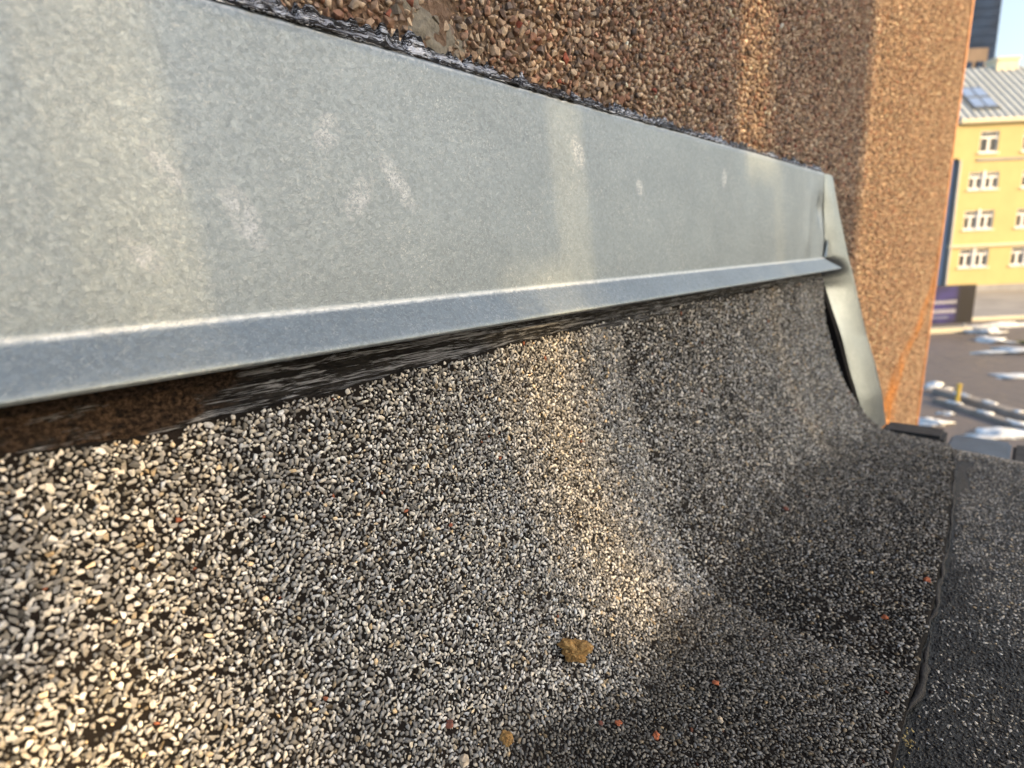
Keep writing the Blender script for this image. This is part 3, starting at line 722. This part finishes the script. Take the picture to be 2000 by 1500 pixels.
def wall_open(name, u0, u1, z0, z1, d, opens, mat, parent, depth=.35):
    us = sorted({u0, u1, *[a for q_ in opens for a in q_[:2]]}); zs = sorted({z0, z1, *[a for q_ in opens for a in q_[2:]]})
    V, F = [], []
    def quad(*pts): n0 = len(V); V.extend(pts); F.append((n0, n0+1, n0+2, n0+3))
    for i in range(len(us)-1):
        for j in range(len(zs)-1):
            cu, cz = (us[i]+us[i+1])/2, (zs[j]+zs[j+1])/2
            if any(q_[0] < cu < q_[1] and q_[2] < cz < q_[3] for q_ in opens): continue
            quad((us[i], d, zs[j]), (us[i+1], d, zs[j]), (us[i+1], d, zs[j+1]), (us[i], d, zs[j+1]))
    for a, b, c_, e in opens:
        quad((a, d, c_), (a, d+depth, c_), (a, d+depth, e), (a, d, e)); quad((b, d+depth, c_), (b, d, c_), (b, d, e), (b, d+depth, e))
        quad((a, d+depth, e), (b, d+depth, e), (b, d, e), (a, d, e)); quad((a, d, c_), (b, d, c_), (b, d+depth, c_), (a, d+depth, c_))
    return mesh(name, V, F, mat, parent)

yb_ = empty('yellow_building', W(36.15, 47, GZ), BRZ, label='yellow rendered apartment building with white windows and grey seamed roof', cat='building')
U0 = -36.15; b0 = 0.0; ZG = -GZ        # local: x along the facade from its left corner, z above the ground
opens = []
for k in range(3):
    s_ = 4.25*k
    opens.append((37.62+s_*.8+U0, 39.10+s_*.8+U0, 6.80+ZG, 8.40+ZG))
    for (za_, zb_) in ((4.05, 5.35), (.95, 2.42), (-2.06, -.60)):
        opens.append((37.12+s_+U0, 38.22+s_+U0, za_+ZG, zb_+ZG)); opens.append((38.42+s_+U0, 39.52+s_+U0, za_+ZG, zb_+ZG))
wall_open('facade', 0, 16, .6, 8.98+ZG, 0, opens, M_YEL, yb_)
ew = box('end_wall', .002, 15.9, .4, 12, 0, 8.9+ZG, M_BLUEP, yb_); ew['label'] = 'slate blue end wall with a navy painted panel'
box('navy_panel', -.06, .0, .9, 11.5, 4.4, 8.6, M_NAVY, ew); box('teal_panel', -.05, .0, 3.0, 8.0, 1.6, 2.7, M_TEAL, ew)
box('plinth', -.05, 16, -.08, .3, 0, .62, M_GREY, yb_)
for a_, b_, c_, e_ in opens:
    w_ = empty('window', (0, 0, 0)); w_.parent = yb_
    box('pane', a_+.05, b_-.05, .16, .18, c_+.05, e_-.05, M_PANE, w_)
    fr = .09
    box('frame', a_, a_+fr, .06, .15, c_, e_, M_WHT, w_); box('frame', b_-fr, b_, .06, .15, c_, e_, M_WHT, w_)
    box('frame', a_+fr, b_-fr, .06, .15, c_, c_+fr+.05, M_WHT, w_); box('frame', a_+fr, b_-fr, .06, .15, e_-fr, e_, M_WHT, w_)
    mid = (a_+b_)/2; tr = c_+(e_-c_)*.66
    box('mullion', mid-.10, mid+.10, .055, .145, c_+fr, tr, M_WHT, w_); box('transom', a_+fr, b_-fr, .05, .14, tr, tr+.17, M_WHT, w_)
    box('curtain', a_+.1, a_+.32, .20, .24, c_+.1, tr, M_WHT, w_)
    box('sill', a_-.08, b_+.08, -.10, .05, c_-.10, c_, M_WHT, w_)
for k in range(3):
    for (za_, zb_) in ((4.05, 5.35), (.95, 2.42), (-2.06, -.60)):
        box('pier', 38.22+4.25*k+U0, 38.42+4.25*k+U0, -.02, .3, za_+ZG-.1, zb_+ZG+.12, M_WHT, yb_)
box('cornice', -.12, 16, -.18, -.002, -.45+ZG, -.22+ZG, M_CRM, yb_, .04)
box('string_course', 1.4, 16, -.08, -.002, 6.20+ZG, 6.36+ZG, M_GREY, yb_)
box('gutter', -.45, 16.2, -.35, -.003, 8.98+ZG, 9.30+ZG, M_CRM, yb_, .03)
box('corner_pilaster', -.50, -.02, -.05, .5, 6.45+ZG, 8.9+ZG, M_YEL, yb_)
o = box('downpipe', -.05, .12, -.20, -.04, .3, 6.3+ZG, M_PIPE, yb_, .03)
# roof slope
rp = [(-.5, -.3, 9.28+ZG), (16.4, -.3, 9.28+ZG), (16.4, 5.0, 14.30+ZG), (-.5, 5.0, 14.30+ZG), (-.5, 11, 9.28+ZG), (16.4, 11, 9.28+ZG)]
ro = mesh('roof', rp, [(0, 1, 2, 3), (3, 2, 5, 4), (0, 3, 4), (1, 5, 2)], M_ROOFM, yb_)
sl_ = np.array([0, 5.3, 5.02]); sl_n = np.array([0, -5.02, 5.3])/np.hypot(5.02, 5.3)
for k in range(28):
    a = np.array([-.35+k*.60, -.3, 9.28+ZG]); b_ = a+sl_
    wv = np.array([.045, 0, 0]); V = [a-wv, a+wv, b_+wv, b_-wv]; V += [q_+sl_n*.09 for q_ in V]
    mesh('seam', V, [(0, 1, 5, 4), (1, 2, 6, 5), (2, 3, 7, 6), (3, 0, 4, 7), (4, 5, 6, 7)], M_SEAM, ro)
def on_slope(x_, t_): return np.array([x_, -.3, 9.28+ZG])+sl_*t_
def slab(name, x0, x1, t0, t1, h0, h1, mat, parent):
    q_ = [on_slope(x0, t0), on_slope(x1, t0), on_slope(x1, t1), on_slope(x0, t1)]
    V = [p_+sl_n*h0 for p_ in q_]+[p_+sl_n*h1 for p_ in q_]
    return mesh(name, V, [(0, 3, 2, 1), (4, 5, 6, 7), (0, 1, 5, 4), (1, 2, 6, 5), (2, 3, 7, 6), (3, 0, 4, 7)], mat, parent)
sk = slab('skylight', 1.05, 3.15, .16, .58, .0, .16, M_PIPE, ro); sk.data.materials[0] = M_SKF
for x0 in (1.18, 2.18):
    for t0 in (.19, .39): slab('pane', x0, x0+.82, t0, t0+.16, .161, .19, M_SKYL, sk)
ch = box('chimney', 5.8, 7.6, 4.6, 5.8, 13.6+ZG, 14.75+ZG, M_CRM, ro); box('chimney_cap', 5.7, 7.7, 4.5, 5.9, 14.76+ZG, 14.98+ZG, M_CRM, ro)

# far brown block and glass tower
fb = empty('brown_building', W(110, 150, GZ), BRZ, label='small brown building below the glass tower', cat='building')
box('wall', 0, 9.3, 0, 12, 0, 49.5, M_BROWN, fb)
for k in range(3): box('window', 1.2+k*2.8, 2.8+k*2.8, -.2, -.002, 43.5, 46.5, M_GLASSB, fb)
tw = empty('glass_tower', W(212, 300, GZ), BRZ, label='tall dark blue glass tower beyond the grey roof', cat='tower')
box('core', .3, 29.7, .3, 29.7, 0, 190, M_GLASSB, tw)
for k in range(46):
    z0 = 4.0*k+4
    box('glazing_band', 0, 30.2, 0, 30, z0, z0+3.75, M_GLASSB, tw)

# unseen blocks added behind the viewer to dim low sky glow on the metal
M_BLK = mat_plain('added_block_render', (.40, .38, .35), .85, 0, .12, .4)
for lx, wx, hz, lb in ((-34, 33, 9.6, 'long grey block added behind the viewer to dim the low sky'), (2, 24, 10.6, 'added grey block with rows of windows dimming the low sky'), (29, 20, 8.6, 'low grey block added at the yard corner to dim the sky')):
    bk = empty('added_grey_block', (lx, -38, GZ), 0, label=lb, cat='building', group='added sky-dimming blocks behind the viewer')
    box('wall', 0, wx, -12, 0, 0, hz, M_BLK, bk); box('roof', -.4, wx+.4, -12.4, .4, hz+.003, hz+.4, M_ROOFM, bk)  # wall and roof of the added unseen block
    for k in range(int(wx/3)):
        for j in range(3): box('window', .8+k*3, 2.2+k*3, .003, .08, 1.2+j*3, 2.8+j*3, M_PANE, bk)  # windows of the added unseen block
# billboard
bl = empty('billboard', W(18.6, 27, GZ), BRZ, label='dark billboard with purple print and two rows of white lettering', cat='billboard')
t = NT('billboard_print'); sp = t.n('SeparateXYZ'); t.l(t.coord(), sp.inputs[0])
g1 = t.ramp(t.math('MULTIPLY', sp.outputs[0], 1/3.7), [(.45, (.055, .05, .22)), (.74, (.05, .045, .20)), (.80, (.012, .012, .016)), (1, (.012, .012, .016))])
n = t.noise(1.2, 3, .5, t.coord()); g2 = t.mix(t.ramp(n.outputs[0], [(.45, 0.), (.65, .6)]), g1, (.014, .014, .03)); t.l(g2, t.b.inputs['Base Color']); t.set(Roughness=.4); M_BILL = t.m
box('panel', 0, 3.7, -.04, .04, .48, 2.24, M_BILL, bl)
box('frame', -.04, 3.76, .0405, .10, .44, 2.28, M_TRIMD, bl)
for xq in (.3, 3.45): box('post', xq, xq+.09, .101, .19, 0, 2.2, M_PIPE, bl)
box('footing', -.2, 3.8, -.02, .4, -.02, .22, M_CRM, bl)
def ring(name, x0, z0, w_, h_, mat, parent, th=.028):
    V, F = [], []; k_ = 12
    for i in range(k_):
        a = 2*math.pi*i/k_
        for sc_ in (1, 1-th/(w_/2)):
            for yy in (-.052, -.042): V.append((x0+math.cos(a)*w_/2*sc_, yy, z0+math.sin(a)*h_/2*(sc_ if sc_ == 1 else 1-th/(h_/2))))
    for i in range(k_):
        j = (i+1) % k_; a, b_ = i*4, j*4
        F += [(a, b_, b_+2, a+2), (a+1, a+3, b_+3, b_+1), (a, a+1, b_+1, b_), (a+2, b_+2, b_+3, a+3)]
    return mesh(name, V, F, mat, parent)
for row, (zq, n_) in enumerate(((1.50, 9), (1.06, 9))):
    for k in range(n_): ring('letter', 1.60+k*.145, zq, .125, .16 if row == 0 else .19, M_WHT, bl)
box('small_print', 1.6, 2.5, -.052, -.0405, .74, .80, M_BLUEP, bl)

# snow heaps, kerb walls and a yellow post in the yard
def heap(loc, size, seed, label, sq=(1.6, 1, .28)):
    o_ = clod('snow_heap', loc, size*.75, M_SNOW, seed, label, 'snow', 'old snow heaps in the yard', .6, 3, sq); o_.rotation_euler = (0, 0, BRZ)
    for p_ in o_.data.polygons: p_.use_smooth = True
    return o_
heap(W(22.6, 26.6), .75, 301, 'white snow heap just past the foot of the billboard')
heap(W(21.0, 24.2), .62, 302, 'snow heap in front of the one by the billboard', (1, 1.4, .3))
heap(W(19.6, 21.6), .85, 303, 'long snow heap at the photo edge below the cream kerb', (1.6, 1, .25))
heap(W(16.4, 17.7), .62, 304, 'flat snow patch alone in the middle of the yard', (1.9, .9, .10))
heap(W(24.5, 28.3), .9, 305, 'snow ridge lying against the cream kerb', (2.6, .6, .25))
heap(W(12.75, 16.6), .38, 306, 'snow lump at the far end of the low yard wall', (1.2, .9, .5))
heap(W(10.35, 13.3), .34, 307, 'small snow heap beside the pebble-dashed wall foot', (1.3, 1.2, .3))
heap(W(11.1, 12.2), .5, 308, 'dirty snow strip nearest to the roof edge', (1.8, .8, .2))
heap(W(11.2, 14.0), .2, 309, 'tiny snow remnant on the wet asphalt by the low wall', (1.2, 1, .3))
lw = empty('low_wall', W(12.5, 12.0, GZ), BRZ, label='low concrete yard wall with snow lying along its top', cat='wall')
M_CONC = mat_plain('yard_concrete', (.22, .205, .20), .85, 0, .25, 3)
box('wall_body', -.1, .22, -2.5, 4.1, 0, .16, M_CONC, lw, .006); box('wall_body', -.75, -.5, -2.5, 3.2, 0, .11, M_CONC, lw, .006)
rs = np.random.default_rng(5)
for k in range(13):
    o_ = clod('snow_cap', (0, 0, 0), 1, M_SNOW, 320+k, None, None, None, .5, 2, (.13, .34*rs.uniform(.3, 1.2), .04)); o_.parent = lw
    o_.location = ((.06, -2.2+k*.9, .16) if k < 7 else (-.62, -2.2+(k-7)*.95, .11)); o_.rotation_euler = (0, 0, 0)
    for p_ in o_.data.polygons: p_.use_smooth = True
M_YP = mat_plain('yellow_post_paint', (.55, .40, .08), .6, 0, .15, 5)
o = empty('marker_post', W(12.05, 14.7, GZ), BRZ, label='short yellow marker post beside the low yard wall', cat='post'); box('shaft', -.04, .04, -.04, .04, 0, .55, M_YP, o, .008); box('cap', -.05, .05, -.05, .05, .551, .60, M_YP, o, .008)
M_GRN = mat_plain('dull_turf', (.10, .11, .05), .9, 0, .3, 5)
box('verge', 21.5, 30, 22.3, 23.6, 0, .10, M_GRN, pv); box('verge_kerb', 21.3, 30, 22.0, 22.29, 0, .14, M_CONC, pv)
